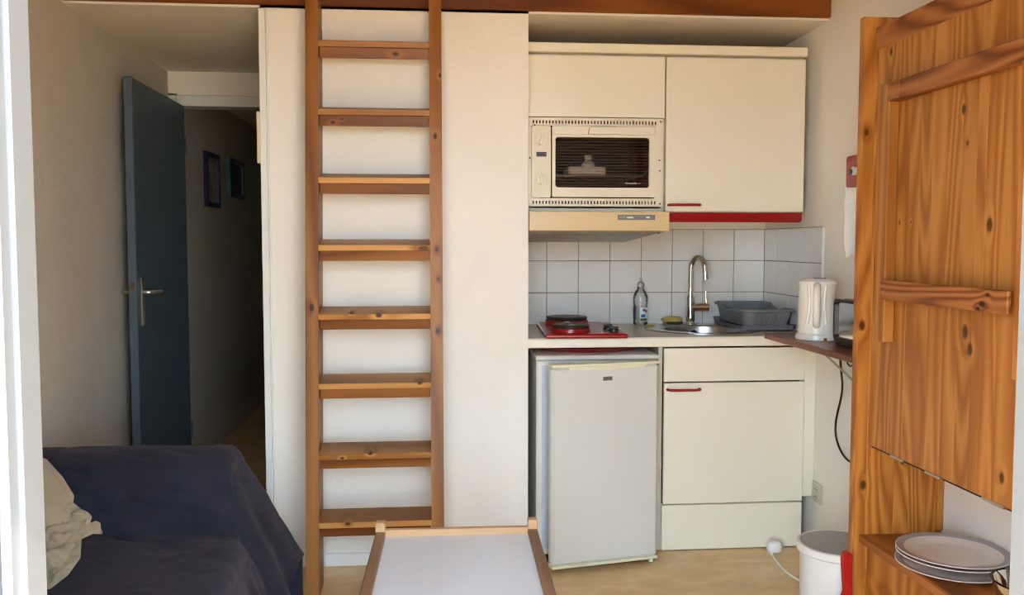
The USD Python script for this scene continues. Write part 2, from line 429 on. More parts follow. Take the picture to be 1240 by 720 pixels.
# corner casing of the ladder wall, with its groove, and the cream cover strip on it
struct('trim_2', cat(bx(XC0 - .004, XC0 + .021, YM - .012, YM + .1, 0, ZC - .004, .002), bx(XC0 + .023, XC0 + .030, YM - .006, YM + .02, 0.05, ZC - .004, .002)), M_white)
struct('baseboard_middle', bx(XC0 + .03, XC1 - .012, YM - .011, YM + .01, 0, 0.052, .003), M_white)
solo('cover_strip', bx(XC0 - .016, XC0 - .002, YM - .018, YM + .04, 1.593, 1.79, .003), M_ovenpanel, 'narrow cream plastic strip high on the edge of the doorway casing', 'cover strip')
# window wall of the terrace door, in front of the room
struct('wall_front', cat(bx(XL - .12, XR + .12, .80, .95, 2.2, 3.5, 0), bx(XL - .12, -.50, .80, .95, -.02, 2.21, 0), bx(.75, XR + .12, .80, .95, -.02, 2.21, 0)), M_outside)
lj = Polygon([(-.402, .940), (-.402, .898), (-.408, .898), (-.408, .880), (-.417, .880), (-.417, .893), (-.424, .893), (-.424, .866), (-.50, .866), (-.50, .940)])
t = thing('door_1', 'white terrace door frame seen at the left and right edges of the picture', 'door', (-.45, .9, 0), kind='structure')
obj('jamb', prism(lj, 2.14, 'z', 0), M_frame, t, smooth=False)
rj = Polygon([(.658, .940), (.658, .898), (.666, .898), (.666, .875), (.75, .875), (.75, .940)])
obj('jamb', prism(rj, 2.14, 'z', 0), M_frame, t, smooth=False)
obj('head_rail', bx(-.50, .75, .866, .94, 2.14, 2.21, .003), M_frame, t)
# terrace outside, where the camera stands, and the balcony slab above it
struct('terrace', bx(-14, 14, -22, .86, -.14, -.02, 0), M_terrace)
struct('balcony_slab', bx(-5, 5, -.55, .82, 2.45, 2.62, 0), M_outside)
struct('wall_terrace_left', bx(-1.85, -1.72, -.55, .82, -.02, 2.46, 0), M_outside)  # unseen side wall, added to cut sky light on the door frame
struct('wall_terrace_right', bx(1.72, 1.85, -.55, .82, -.02, 2.46, 0), M_outside)  # unseen too, added to narrow the sky on this side

# loft beam
solo('loft_beam', bx(XL, XR, 3.500, 3.62, 2.194, 2.44, .004), M_beam, 'brown stained pine beam along the edge of the loft at the top', 'beam')

# splashback tiles, each one a part of its wall
wb = stage.GetPrimAtPath('/World/wall_back'); wr = stage.GetPrimAtPath('/World/wall_right')
tp, zt = 0.1518, 1.3548
obj('grout_bed', bx(XC1, XR, YB - .0035, YB + .002, .89, zt, 0), M_grout, wb)
obj('grout_bed', bx(XR - .0035, XR + .002, 3.525, YB, .89, zt, 0), M_grout, wr)
xs = [XC1] + [1.4483 - tp * k for k in range(6, -1, -1)] + [XR - .006]
zs = [.895, zt - 2 * tp, zt - tp, zt]
g = .0016
for i in range(len(xs) - 1):
    for j in range(3):
        obj('tile', bx(xs[i] + g, xs[i + 1] - g, YB - .0065, YB, zs[j] + g, zs[j + 1] - g, .0014), M_tile, wb, smooth=False)
ys = [YB - .007 - tp * k for k in range(0, 5)]
ys[4] = 3.528
for i in range(4):
    for j in range(3):
        obj('tile', bx(XR - .0065, XR, ys[i + 1] + g, ys[i] - g, zs[j] + g, zs[j + 1] - g, .0014), M_tile, wr, smooth=False)
obj('tile_edge', bx(XR - .009, XR, 3.517, 3.527, .9, zt + .002, .002), M_white, wr)

# ------------------------------------------------------------------ hall door and pictures
t = thing('hall_door', 'blue grey painted door standing open along the left wall', 'door', (-1.287, 4.8, 0))
obj('leaf', bx(-1.324, -1.287, 3.985, 4.795, .012, 2.0, .003), M_door, t)
for s, nm in ((1, -1.287), (-1, -1.324)):
    o = s
    obj('backplate', bx(min(nm, nm + o * .008), max(nm, nm + o * .008), 4.03, 4.068, .922, 1.138, .003), M_nickel, t, label='satin metal handle plate')
    lever = spline([(nm + o * .004, 4.049, 1.07), (nm + o * .034, 4.049, 1.07), (nm + o * .043, 4.06, 1.07), (nm + o * .044, 4.17, 1.068)], 6)
    obj('lever', tube(lever, .0095, 10), M_nickel, t, label='satin metal door lever')
obj('latch', bx(-1.313, -1.298, 3.9835, 3.99, 1.085, 1.115, .001), M_batten, t, label='brass latch in the door edge')
for z in (.25, 1.75):
    obj('hinge', cyl((-1.288, 4.80, z), (-1.288, 4.80, z + .09), .007, 12), M_door, t)


def picture(name, y0, y1, z0, z1, d, fm, pm, label):
    t = thing(name, label, 'picture', (XL, (y0 + y1) / 2, z0))
    w = .03
    obj('frame', prism(Polygon([(y0, z0), (y1, z0), (y1, z1), (y0, z1)], [[(y0 + w, z0 + w), (y1 - w, z0 + w), (y1 - w, z1 - w), (y0 + w, z1 - w)]]), d, 'x', XL + .001), fm, t, smooth=False)
    obj('print', bx(XL + .001, XL + d * .55, y0 + w * .9, y1 - w * .9, z0 + w * .9, z1 - w * .9, 0), pm, t)


picture('framed_picture', 5.53, 5.86, 1.51, 1.845, .022, M_framenavy, M_print1, 'navy framed picture on the dim hall wall, nearer the door')
picture('framed_picture', 6.11, 6.56, 1.60, 1.86, .03, M_frameteal, M_print2, 'dark picture with a teal edge, deeper in the dim hall')

# ------------------------------------------------------------------ loft ladder
t = thing('loft_ladder', 'brown pine ladder with flat treads leaning against the loft beam', 'ladder', (-.21, 3.25, 0))
LEAN = .0875


def rail(x0, x1):
    d, z1 = .122, 2.9
    yz = Polygon([(3.2, 0), (3.2 + d, 0), (3.2 + d + LEAN * z1, z1), (3.2 + LEAN * z1, z1)])
    yz = yz.difference(sbox(3.497, 2.10, 4, 2.47))        # notched over the loft beam
    return prism(yz, x1 - x0, 'x', x0)


obj('rail', rail(-.467, -.419), M_ladder, t, smooth=False)
obj('rail', rail(-.010, .036), M_ladder, t, smooth=False)
for z in (2.037, 1.783, 1.530, 1.281, 1.027, .773, .516, .268):
    yf = 3.2 + LEAN * z - .002
    at = (0, yf, z)
    m = rot(bx(-.4195, -.0095, yf, yf + .107, z - .0235, z, .0015), 11, (1, 0, 0), at)
    tr = obj('tread', m, M_tread, t)
    obj('nosing', rot(bx(-.4195, -.0095, yf - .003, yf + .0012, z - .0225, z - .001, .001), 11, (1, 0, 0), at), M_nosing, tr, label='paler front edge')  # front edge strip, paler than the tread behind it
    obj('batten', rot(bx(-.4155, -.0125, yf + .012, yf + .034, z - .064, z - .0236, .0015), 11, (1, 0, 0), at), M_batten, tr)

# ------------------------------------------------------------------ kitchen: lower run
t = thing('base_cabinet', 'cream base cabinet under the sink with one red handle', 'cabinet', (1.245, 3.85, 0))
obj('carcass', cat(bx(.929, .947, 3.58, 4.16, 0, .859, .001), bx(1.535, 1.553, 3.58, 4.16, 0, .859, .001), bx(.947, 1.535, 3.58, 4.16, .18, .198, .001), bx(.947, 1.535, 4.15, 4.16, .198, .70, .001)), M_creambody, t, label='cream carcass panels')
obj('drawer_front', bx(.950, 1.551, 3.561, 3.579, .7135, .8525, .002), M_cream, t)
dr = obj('door', bx(.951, 1.551, 3.561, 3.579, .199, .7075, .002), M_cream, t)


def red_handle(x0, x1, y, z, parent):
    p = spline([(x0, y, z), (x0 + .001, y - .018, z), (x0 + .012, y - .026, z), ((x0 + x1) / 2, y - .027, z), (x1 - .012, y - .026, z), (x1 - .001, y - .018, z), (x1, y, z)], 5)
    obj('handle', tube(p, .0055, 10), M_red, parent, label='red bar handle')


red_handle(.965, 1.098, 3.562, .682, dr)
obj('plinth', bx(.945, 1.550, 3.560, 3.578, .004, .194, .002), M_cream, t)
obj('filler_panel', bx(1.556, XR - .001, 3.574, 3.592, .214, .859, .001), M_cream, t)

# sink hole in the worktop
SX, SY = 1.205, 3.872
top = sbox(XC1 + .001, 3.545, XR - .001, YB - .008).difference(Point(SX, SY).buffer(.235, quad_segs=24))
t = thing('worktop', 'pale laminate kitchen worktop with a cream front edge', 'worktop', (.99, 3.85, .862))
obj('slab', prism(top, .04, 'z', .862), M_worktop, t, smooth=False)
e = Polygon([(3.545, .862), (3.545, .902), (3.542, .902), (3.537, .898), (3.535, .892), (3.535, .868), (3.537, .863), (3.540, .862)])
obj('front_edge', prism(e, XR - XC1 - .003, 'x', XC1 + .0015), M_cream, t, smooth=40)

# round inset sink
t = thing('sink', 'round stainless steel sink set into the worktop', 'sink', (SX, SY, .9))
bo = (SX, SY - .02)
ring = Point(SX, SY).buffer(.256, quad_segs=24).difference(Point(*bo).buffer(.192, quad_segs=24))
obj('rim', cat(prism(ring, .0035, 'z', .9025)), M_steel, t)
obj('bowl', lathe([(.194, .0055), (.191, .0045), (.187, -.006), (.180, -.06), (.168, -.115), (.14, -.138), (.05, -.146), (0.0001, -.146)], (*bo, .9), 64), M_steel, t, smooth=True)
obj('overflow', lathe([(.0001, .004), (.016, .004), (.020, .0)], (0, 0, 0), 20).apply_transform(trimesh.transformations.rotation_matrix(math.radians(80), [1, 0, 0])).apply_translation((bo[0] + .01, bo[1] + .178, .862)), M_dark, t, label='dark overflow hole')
obj('drain', lathe([(.0001, -.141), (.035, -.141), (.04, -.145)], (*bo, .9), 24), M_dark, t)

# mixer tap
t = thing('mixer_tap', 'tall chrome mixer tap with a curved spout behind the sink', 'tap', (1.213, 4.08, .906))
FX, FY = 1.213, 4.085
obj('base', lathe([(.0001, 0), (.027, 0), (.027, .006), (.0215, .012), (.0215, .125), (.0185, .132), (.0001, .132)], (FX, FY, .906), 28), M_chrome, t)
arc = [(FX, FY, 1.03), (FX, FY, 1.10), (FX, FY, 1.165)]
ux, uy = .60, -.80
r = .040
arc += [(FX + ux * r * (1 - math.cos(q)), FY + uy * r * (1 - math.cos(q)), 1.165 + r * 1.35 * math.sin(q)) for q in np.radians(np.arange(12, 181, 12))]
arc.append((FX + ux * (2 * r + .003), FY + uy * (2 * r + .003), 1.140))
obj('spout', tube(arc, .0142, 18), M_chrome, t, smooth=60)
obj('aerator', cyl(np.array(arc[-1]) + (0, 0, .004), np.array(arc[-1]) - (0, 0, .022), .0150, 18), M_chrome, t)
obj('cartridge', cyl((FX, FY, .985), (FX + .062, FY - .012, .985), .0205, 22), M_chrome, t)
obj('lever', cat(cyl((FX + .063, FY - .012, .985), (FX + .084, FY - .016, .985), .020, 22), cyl((FX + .072, FY - .013, .99), (FX + .068, FY - .012, 1.06), .0055, 12)), M_chrome, t)

# two plate electric hob
t = thing('electric_hob', 'red enamel two plate electric hob on the worktop', 'hob', (.63, 3.78, .902), -3.2)
HB = lambda m: rot(m, -3.2, (0, 0, 1), (.632, 3.785, 0))
obj('plate', HB(bx(.464, .80, 3.505, 4.07, .903, .921, .006)), M_red, t)
for (cx, cy, r, h) in ((.588, 3.905, .092, .024), (.578, 3.635, .078, .014)):
    b = obj('burner', HB(lathe([(.0001, .016), (r * .28, .016), (r * .3, .014), (r * .34, .016), (r * .95, .016), (r, .011), (r * .97, 0), (.0001, 0)], (cx, cy, .921 + h), 48)), M_iron, t, label='cast iron hotplate')
    obj('burner_collar', HB(lathe([(.0001, h), (r * 1.02, h), (r * 1.05, 0), (.0001, 0)], (cx, cy, .9205), 48)), M_red, b)
obj('hot_spot', HB(lathe([(.0001, .0135), (.016, .0135), (.018, .0125)], (.578, 3.572, .9395), 20)), M_nickel, t, label='bright mark on the smaller hotplate')  # small bright disc near the front of the smaller hotplate
for (cx, cy) in ((.745, 3.70), (.757, 3.615)):
    k = obj('knob', HB(lathe([(.0001, .013), (.016, .013), (.019, .009), (.020, 0), (.0001, 0)], (cx, cy, .921), 20)), M_black, t)
    obj('pointer', HB(bx(cx - .018, cx + .018, cy - .0045, cy + .0045, .9335, .942, .001)), M_black, k)

# fridge with its door ajar
t = thing('fridge', 'small white undercounter fridge with its door ajar', 'fridge', (.65, 3.7, 0))
obj('body', cat(bx(.408, .897, 3.475, 3.99, .03, .822, .006)), M_fridge, t)
obj('top', bx(.404, .901, 3.462, 3.995, .822, .840, .004), M_fridge, t)
obj('cavity', bx(.43, .875, 3.47, 3.4755, .06, .80, 0), M_gasket, t, label='pale grey door gasket face')
DA = 11.6                                               # the door is hinged at its right edge
DH = (.893, 3.42)
FD = lambda m: rot(m, DA, (0, 0, 1), (DH[0], DH[1], 0))
d = obj('door', FD(bx(.442, .893, 3.42, 3.468, .032, .812, .012)), M_fridge, t)
cap = Polygon([(.442, 3.468), (.442, 3.419), (.52, 3.413), (.67, 3.4125), (.82, 3.413), (.893, 3.419), (.893, 3.468)])
obj('top_trim', FD(prism(cap, .010, 'z', .811)), M_fridgetrim, d, smooth=False, label='yellowed door trim with the grip')
grip = Polygon([(.50, .812), (.51, .800), (.66, .795), (.82, .800), (.835, .812)])
obj('grip', FD(prism(grip, .012, 'y', 3.409)), M_fridgetrim, d, smooth=False)
obj('bottom_trim', FD(bx(.442, .893, 3.418, 3.468, .022, .034, .003)), M_fridgetrim, d)
obj('gasket', FD(bx(.452, .885, 3.468, 3.478, .05, .80, .002)), M_gasket, d)
bd = obj('badge', FD(bx(.652, .691, 3.4175, 3.4215, .752, .768, .001)), M_badge, d, label='small bronze coloured maker badge')
obj('lettering', FD(lettering('LISTE', .0085, .656, 3.4176, .756, .0007, True)), M_dark, bd)
for x in (.43, .87):
    obj('foot', cyl((x, 3.50, 0), (x, 3.50, .035), .014, 14), M_black, t)
    obj('foot', cyl((x, 3.93, 0), (x, 3.93, .035), .014, 14), M_black, t)
obj('door_foot', FD(cyl((.875, 3.445, .004), (.875, 3.445, .024), .010, 12)), M_white, t)

# red tray lying on the fridge
u = np.linspace(0, 2 * np.pi, 64, endpoint=False)
tray = lathe([(.0001, .003), (.195, .003), (.225, .016), (.232, .016), (.200, 0), (.0001, 0)], (0, 0, 0), 64)
tray.vertices *= [1.12, .9, 1.0]
tray.apply_translation((.652, 3.74, .8405))
solo('tray', tray, M_redmatt, 'red round tray lying on top of the small fridge', 'tray')

# ------------------------------------------------------------------ kitchen: upper run
YU = 3.62
t = thing('wall_cabinet', 'cream wall cabinet with a lift flap above the oven', 'cabinet', (.67, 3.9, 1.42))
obj('carcass', cat(bx(XC1 + .002, .962, YU + .02, 4.16, 1.79, 2.057, .001), bx(XC1 + .002, .400, YU + .022, 4.16, 1.42, 1.80, .001),
                   bx(.947, .962, YU + .02, 4.16, 1.42, 1.80, .001), bx(.39, .95, YU + .012, 4.16, 1.416, 1.431, .001)), M_creambody, t, smooth=False)
obj('flap_door', bx(XC1 + .004, .957, YU, YU + .018, 1.802, 2.050, .002), M_cream, t)
t = thing('wall_cabinet', 'cream wall cabinet with one wide door to the right of the oven', 'cabinet', (1.26, 3.9, 1.37))
obj('carcass', bx(.964, 1.553, YU + .02, 4.16, 1.414, 2.057, .001), M_creambody, t)
dr = obj('door', bx(.963, 1.556, YU, YU + .018, 1.418, 2.050, .002), M_cream, t)
red_handle(.977, 1.106, YU + .001, 1.445, dr)
pel = Polygon([(.966, 1.4135), (1.552, 1.4135), (1.552, 1.386), (1.549, 1.379), (1.542, 1.3745), (.966, 1.3745)])
obj('pelmet', prism(pel, .02, 'y', YU + .004), M_red, t, smooth=False, label='red strip under the cabinet')
solo('cornice', cat(bx(XC1 + .001, 1.557, YU - .018, YU + .03, 2.060, 2.0975, .004), bx(XC1 + .001, 1.553, YU + .03, 4.16, 2.058, 2.075, .001)), M_cream, 'cream cornice board running along the top of the wall cabinets', 'cornice')

# built-in oven
t = thing('mini_oven', 'cream mini oven built in under the wall cabinet flap', 'oven', (.67, 3.75, 1.44))
x0, x1, z0, z1 = XC1 + .012, .9495, 1.437, 1.797
fr = rrect(x0, x1, z0, z1, .008).difference(sbox(.402, 1.471, .914, 1.765))
slots = []
for k in range(39):
    sx = .4105 + k * (.917 - .4105) / 38
    for zz in (1.780, 1.4535):
        slots.append(sbox(sx - .0032, zz - .0065, sx + .0032, zz + .0065))
from shapely import union_all
fr = fr.difference(union_all(slots))
obj('frame', prism(fr, .012, 'y', YU - .006), M_oven, t, smooth=False, label='cream frame with rows of vent slots')
obj('vent_backing', bx(x0 + .006, x1 - .006, YU + .0065, YU + .009, 1.768, 1.793, 0), M_dark, t)
obj('vent_backing', bx(x0 + .006, x1 - .006, YU + .0065, YU + .009, 1.441, 1.468, 0), M_dark, t)
for (sx, sz) in ((.4155, 1.766), (.938, 1.785), (.938, 1.449), (.396, 1.633), (.934, 1.628), (.936, 1.585)):
    obj('screw', cyl((sx, YU - .0075, sz), (sx, YU - .004, sz), .0032, 12), M_dark, t)
obj('control_panel', prism(rrect(.403, .4815, 1.473, 1.763, .006), .016, 'y', YU - .012), M_ovenpanel, t, smooth=False)
for kz, ang in ((1.703, 20), (1.545, 3)):
    k = obj('knob', cyl((.441, YU - .018, kz), (.441, YU - .011, kz), .0195, 28), M_ovenpanel, t)
    gm = bx(.441 - .0055, .441 + .0055, YU - .028, YU - .017, kz - .018, kz + .018, .002)
    obj('pointer', rot(gm, ang, (0, 1, 0), (.441, YU, kz)), M_oven, k)
    ticks = [rot(bx(.4405, .4415, YU - .0126, YU - .0118, kz + .024, kz + .029, 0), a, (0, 1, 0), (.441, YU, kz)) for a in range(-150, 151, 30)]
    obj('scale_mark', cat(*ticks), M_grey, k)
sw = obj('switch', prism(rrect(.4215, .463, 1.6385, 1.657, .002), .005, 'y', YU - .0155), M_black, t, smooth=False, label='black rocker switch with a red lamp')
obj('lamp', bx(.4535, .4605, YU - .0175, YU - .0152, 1.643, 1.6535, .001), M_led, sw, label='red lamp')
# door: frame, window, bars and grip
dx0, dx1, dz0, dz1 = .4855, .9125, 1.475, 1.763
gx0, gx1, gz0, gz1 = .4985, .8895, 1.5135, 1.7175
dr = obj('door', prism(rrect(dx0, dx1, dz0, dz1, .006).difference(rrect(gx0, gx1, gz0, gz1, .012)), .022, 'y', YU - .024), M_oven, t, smooth=False)
obj('door_ledge', bx(dx0 + .002, dx1 - .001, YU - .029, YU - .023, 1.7265, 1.7625, .002), M_oven, dr)
hd = prism(Polygon([(.632, 1.7285), (.762, 1.7285), (.756, 1.752), (.748, 1.757), (.646, 1.757), (.638, 1.752)]), .014, 'y', YU - .0425)
obj('handle', hd, M_oven, dr, smooth=False)
obj('handle_edge', tube([(.632, YU - .0292, 1.7275), (.6375, YU - .0292, 1.7525), (.6455, YU - .0292, 1.7585), (.7485, YU - .0292, 1.7585), (.7565, YU - .0292, 1.7525), (.762, YU - .0292, 1.7275)], .0016, 6), M_gripshade, dr, label='darker line painting shade round the grip')  # thin tan line paints shade along the grip outline
obj('glass', bx(gx0 - .004, gx1 + .004, YU - .014, YU - .010, gz0 - .004, gz1 + .004, 0), M_ovenglass, dr, label='dark door glass')
lines = [bx(gx0 - .002, gx1 + .002, YU - .0145, YU - .0138, z - .0006, z + .0006, 0) for z in np.linspace(gz0 + .008, gz1 - .006, 17)]
obj('printed_line', cat(*lines), M_iron, dr, kind='stuff')
obj('lettering', cat(lettering('Rowenta', .0085, .790, YU - .0146, 1.5285, .0006, True), lettering('grill', .005, .842, YU - .0146, 1.5295, .0005)), M_nickel, dr)
# the cavity, five faces, with a wire rack and a glass dish inside
cx0, cx1, cy0, cy1, cz0, cz1 = .49, .905, YU + .004, 4.0, 1.482, 1.745
obj('cavity', cat(bx(cx0 - .008, cx0, cy0, cy1, cz0, cz1, 0), bx(cx1, cx1 + .008, cy0, cy1, cz0, cz1, 0), bx(cx0, cx1, cy1 - .01, cy1, cz0, cz1, 0),
                  bx(cx0, cx1, cy0, cy1, cz0 - .008, cz0, 0), bx(cx0, cx1, cy0, cy1, cz1, cz1 + .008, 0)), M_dark, t, smooth=False)
rk = [tube([(cx0 + .002, 3.66, 1.594), (cx0 + .024, 3.66, 1.5665), (cx1 - .030, 3.66, 1.5665), (cx1 - .004, 3.66, 1.592)], .0028, 8)]
rk += [cyl((x, 3.66, 1.566), (x, 3.95, 1.566), .0015, 6) for x in np.linspace(cx0 + .03, cx1 - .035, 22)]
obj('rack', cat(*rk), M_nickel, t, label='wire rack inside the oven')
ov = thing('oven_dish', 'pale white baking dish on the rack inside the mini oven', 'dish', (.63, 3.78, 1.57))
dish = prism(rrect(.560, .720, 3.648, 3.80, .02).difference(rrect(.565, .715, 3.653, 3.795, .017)), .032, 'z', 1.5705)
obj('wall', dish, M_white, ov, smooth=40)
obj('base', prism(rrect(.560, .720, 3.648, 3.80, .02), .004, 'z', 1.5695), M_white, ov, smooth=40)
solo('small_jar', lathe([(.0001, 0), (.022, 0), (.030, .01), (.030, .045), (.014, .062), (.018, .082), (.0001, .082)], (.655, 3.72, 1.5738), 24), M_white, 'small white jar standing in the dish inside the oven', 'jar')

# extractor hood
t = thing('extractor_hood', 'yellowed cream extractor hood under the mini oven', 'hood', (.67, 3.7, 1.29))
obj('front_panel', bx(XC1 + .004, .9545, 3.520, 3.538, 1.3355, 1.4145, .003), M_hood, t)
obj('body', bx(XC1 + .006, .9525, 3.537, 3.99, 1.337, 1.413, .002), M_creambody, t)
a = np.array([(XC1 + .008, 3.545, 1.335), (.945, 3.545, 1.335), (.905, 3.95, 1.335), (XC1 + .008, 3.95, 1.335), (XC1 + .02, 3.60, 1.325), (.915, 3.60, 1.325), (.860, 3.93, 1.293), (XC1 + .02, 3.93, 1.293)])
obj('underside', trimesh.convex.convex_hull(a), M_greydark, t, smooth=False, label='grey filter tray')
ribs = []
for k in range(46):
    f0 = (k + .5) / 46
    p0 = a[4] + (a[5] - a[4]) * f0; p1 = a[7] + (a[6] - a[7]) * f0
    ribs.append(tube([p0 - (0, 0, .0008), p1 - (0, 0, .0008)], .0016, 4))
obj('filter_rib', cat(*ribs), M_steel, t, kind='stuff')
cp = obj('control_plate', prism(rrect(.741, .8945, 1.3795, 1.4005, .002), .003, 'y', 3.5178), M_grey, t, smooth=False, label='grey switch plate')
obj('switch', bx(.777, .805, 3.5135, 3.5185, 1.386, 1.3935, .001), M_fridgetrim, cp, label='cream slide switch')
obj('switch', bx(.857, .872, 3.5135, 3.5185, 1.386, 1.3935, .001), M_fridgetrim, cp, label='cream slide switch')
obj('printed_mark', cat(*[bx(.746 + k * .0065, .7495 + k * .0065, 3.5173, 3.518, 1.3885, 1.3915, 0) for k in range(4)]), M_nickel, cp, kind='stuff')
obj('printed_mark', cat(*[bx(.396 + k * .0048, .3995 + k * .0048, 3.5195, 3.5202, 1.3985, 1.4025, 0) for k in range(7)]), M_socket, t, kind='stuff', label='faint printed maker mark')
obj('screw', cyl((.925, 3.58, 1.336), (.925, 3.58, 1.326), .006, 12), M_dark, t)

# ------------------------------------------------------------------ small things on the worktop
t = thing('detergent_bottle', 'clear dish soap bottle standing on the worktop by the tiles', 'bottle', (.977, 4.105, .902))
obj('bottle', lathe([(.0001, 0), (.031, 0), (.034, .006), (.034, .07), (.0325, .095), (.035, .115), (.034, .135), (.026, .156), (.015, .168), (.014, .178), (.0001, .178)], (.977, 4.105, .9025), 32), M_pet, t, smooth=50)
obj('liquid', lathe([(.0001, .003), (.029, .003), (.032, .008), (.032, .07), (.0305, .085), (.0001, .085)], (.977, 4.105, .9025), 32), M_pet, t, smooth=50)
obj('cap', lathe([(.0001, 0), (.0165, 0), (.0165, .018), (.012, .024), (.007, .028), (.0065, .044), (.0001, .046)], (.977, 4.105, 1.078), 24), M_pet, t, smooth=40)


def label_patch(a0, a1, z0, z1, r=.0347):
    A = np.radians(np.linspace(a0, a1, 12))
    P = np.array([[(.977 + r * math.sin(q), 4.105 - r * math.cos(q), z) for q in A] for z in (z0, z1)])
    Q = P.copy(); Q[..., 0] = .977 + (Q[..., 0] - .977) * .97; Q[..., 1] = 4.105 + (Q[..., 1] - 4.105) * .97
    m = trimesh.convex.convex_hull(np.vstack([P.reshape(-1, 3)])) if False else grid(np.array([P[0], P[1]]))
    return m


lb = obj('label', label_patch(-18, 70, .918, .985), M_labelwhite, t, smooth=True, label='printed label with blue and orange shapes')
obj('label_mark', label_patch(-8, 26, .940, .953, .0351), M_blue, lb, smooth=True)
obj('label_mark', label_patch(22, 50, .962, .974, .0351), M_orange, lb, smooth=True)
obj('label_mark', label_patch(4, 26, .968, .978, .0351), M_blue, lb, smooth=True)
obj('label_mark', label_patch(-14, 44, .922, .934, .0351), M_labelgreen, lb, smooth=True)


def lump(c, size, seed, amp=.25):
    m = trimesh.creation.icosphere(4)
    v = m.vertices
    v = np.sign(v) * np.abs(v) ** .7
    k = 1 + amp * (meshkit.fbm(v * 1.7 + 5, 3, seed) - .5)[:, None]
    m.vertices = v * k * np.array(size) + np.array(c)
    return m


t = thing('sponge', 'crumpled yellow sponge with a dark scourer at the back of the sink', 'sponge', (1.125, 4.085, .906))
obj('foam', lump((1.125, 4.085, .926), (.047, .024, .016), 3, .5), M_sponge, t, smooth=True)
obj('scourer', lump((1.135, 4.072, .9125), (.040, .020, .006), 4, .2), M_scourer, t, smooth=True)
solo('sponge', lump((.985, 3.955, .9085), (.021, .017, .006), 8, .2), M_sponge, 'small flat tan sponge piece at the left edge of the sink', 'sponge', smooth=True)

# dish drainer on its tray
t = thing('dish_drainer', 'grey plastic dish drainer on its drip tray beside the tap', 'dish drainer', (1.45, 3.9, .906))
DX0, DX1, DY0, DY1 = 1.345, 1.575, 3.735, 4.12


def ring_wall(x0, x1, y0, y1, z0, z1, inset, th, r=.03, wave=None):
    """A tapered basket wall: wider at the top."""
    def loop(i, k):
        p = rrect(x0 + i, x1 - i, y0 + i, y1 - i, r)
        L = np.array(p.exterior.coords)[:-1]
        d = np.linspace(0, p.exterior.length, 96, endpoint=False)
        return np.array([p.exterior.interpolate(q).coords[0] for q in d])
    o0, o1 = loop(inset, 0), loop(0, 0)
    i0, i1 = loop(inset + th, 0), loop(th, 0)
    dz = np.zeros(96) if wave is None else np.array([wave(x, y) for x, y in o1])
    P = np.array([np.c_[o0, np.full(96, z0)], np.c_[o1, z1 + dz], np.c_[i1, z1 + dz], np.c_[i0, np.full(96, z0)], np.c_[o0, np.full(96, z0)]])
    P = np.concatenate([P, P[:, :1]], 1)
    m = grid(P); m.fix_normals()
    return m


dip = lambda x, y: -.012 * math.exp(-((y - 3.93) / .06) ** 2) + .012 * (y > 4.02)
tr = prism(rrect(DX0 - .012, DX1 + .006, DY0 - .012, DY1 + .006, .03), .006, 'z', .909)
obj('drip_tray', cat(tr, ring_wall(DX0 - .018, DX1 + .012, DY0 - .018, DY1 + .012, .909, .928, .012, .004, wave=lambda x, y: .01 * (y > 4.0))), M_grey, t, smooth=40)
# basket: walls left, back and right, and a front with a slotted middle
bk = ring_wall(DX0, DX1, DY0, DY1, .925, .992, .014, .005, wave=dip)
cutter = trimesh.creation.box([.115, .06, .046]); cutter.apply_translation(((DX0 + DX1) / 2 - .005, DY0 + .005, .958))
c = bk.triangles_center
keep = ~((np.abs(c[:, 0] - 1.455) < .056) & (c[:, 1] < DY0 + .03))
bk.update_faces(keep)
obj('basket', bk, M_grey, t, smooth=40)
obj('basket_floor', bx(DX0 + .016, DX1 - .016, DY0 + .016, DY1 - .016, .924, .929, .001), M_grey, t)
rim = np.array([np.array(rrect(DX0 - .006, DX1 + .006, DY0 - .006, DY1 + .006, .032).exterior.interpolate(q, normalized=True).coords[0]) for q in np.linspace(0, 1, 97)])
obj('rim', tube([(x, y, .992 + dip(x, y)) for x, y in rim], .0065, 8, cap=False), M_grey, t, smooth=60)
for k in range(11):
    xx = 1.408 + k * .0094
    sl = tube([(xx + .004, DY0 + .003, .984), (xx - .004, DY0 + .014, .926)], .0026, 6)
    obj('slat', sl, M_grey, t)
for xx in (1.398, 1.512):
    obj('slot_edge', tube([(xx, DY0 + .002, .986), (xx - .004 * (1 if xx > 1.45 else -1), DY0 + .014, .926)], .005, 6), M_grey, t)
for k in range(12):
    yy = DY0 + .05 + k * .028
    obj('plate_peg', tube([(DX1 - .03, yy, .929), (DX1 - .028, yy, .975)], .003, 6), M_grey, t)

# ------------------------------------------------------------------ dark shelf on the right wall, kettle and toaster
t = thing('wall_shelf', 'dark brown wooden shelf board on the right wall under the kettle', 'shelf', (1.46, 3.03, .908))
obj('board', bx(1.312, XR - .001, 2.66, 3.405, .908, .930, .003), M_darkwood, t)
for yy in (2.80, 3.22):
    b = obj('bracket', cat(bx(1.40, XR - .001, yy - .009, yy + .009, .9025, .908, .001), bx(XR - .005, XR - .001, yy - .009, yy + .009, .72, .905, .001),
                           tube([(1.44, yy, .903), (XR - .004, yy, .755)], .0045, 8)), M_nickel, t, label='thin metal bracket')
    obj('stud', cyl((1.345, yy + .12, .9085), (1.345, yy + .12, .901), .008, 12), M_nickel, t)

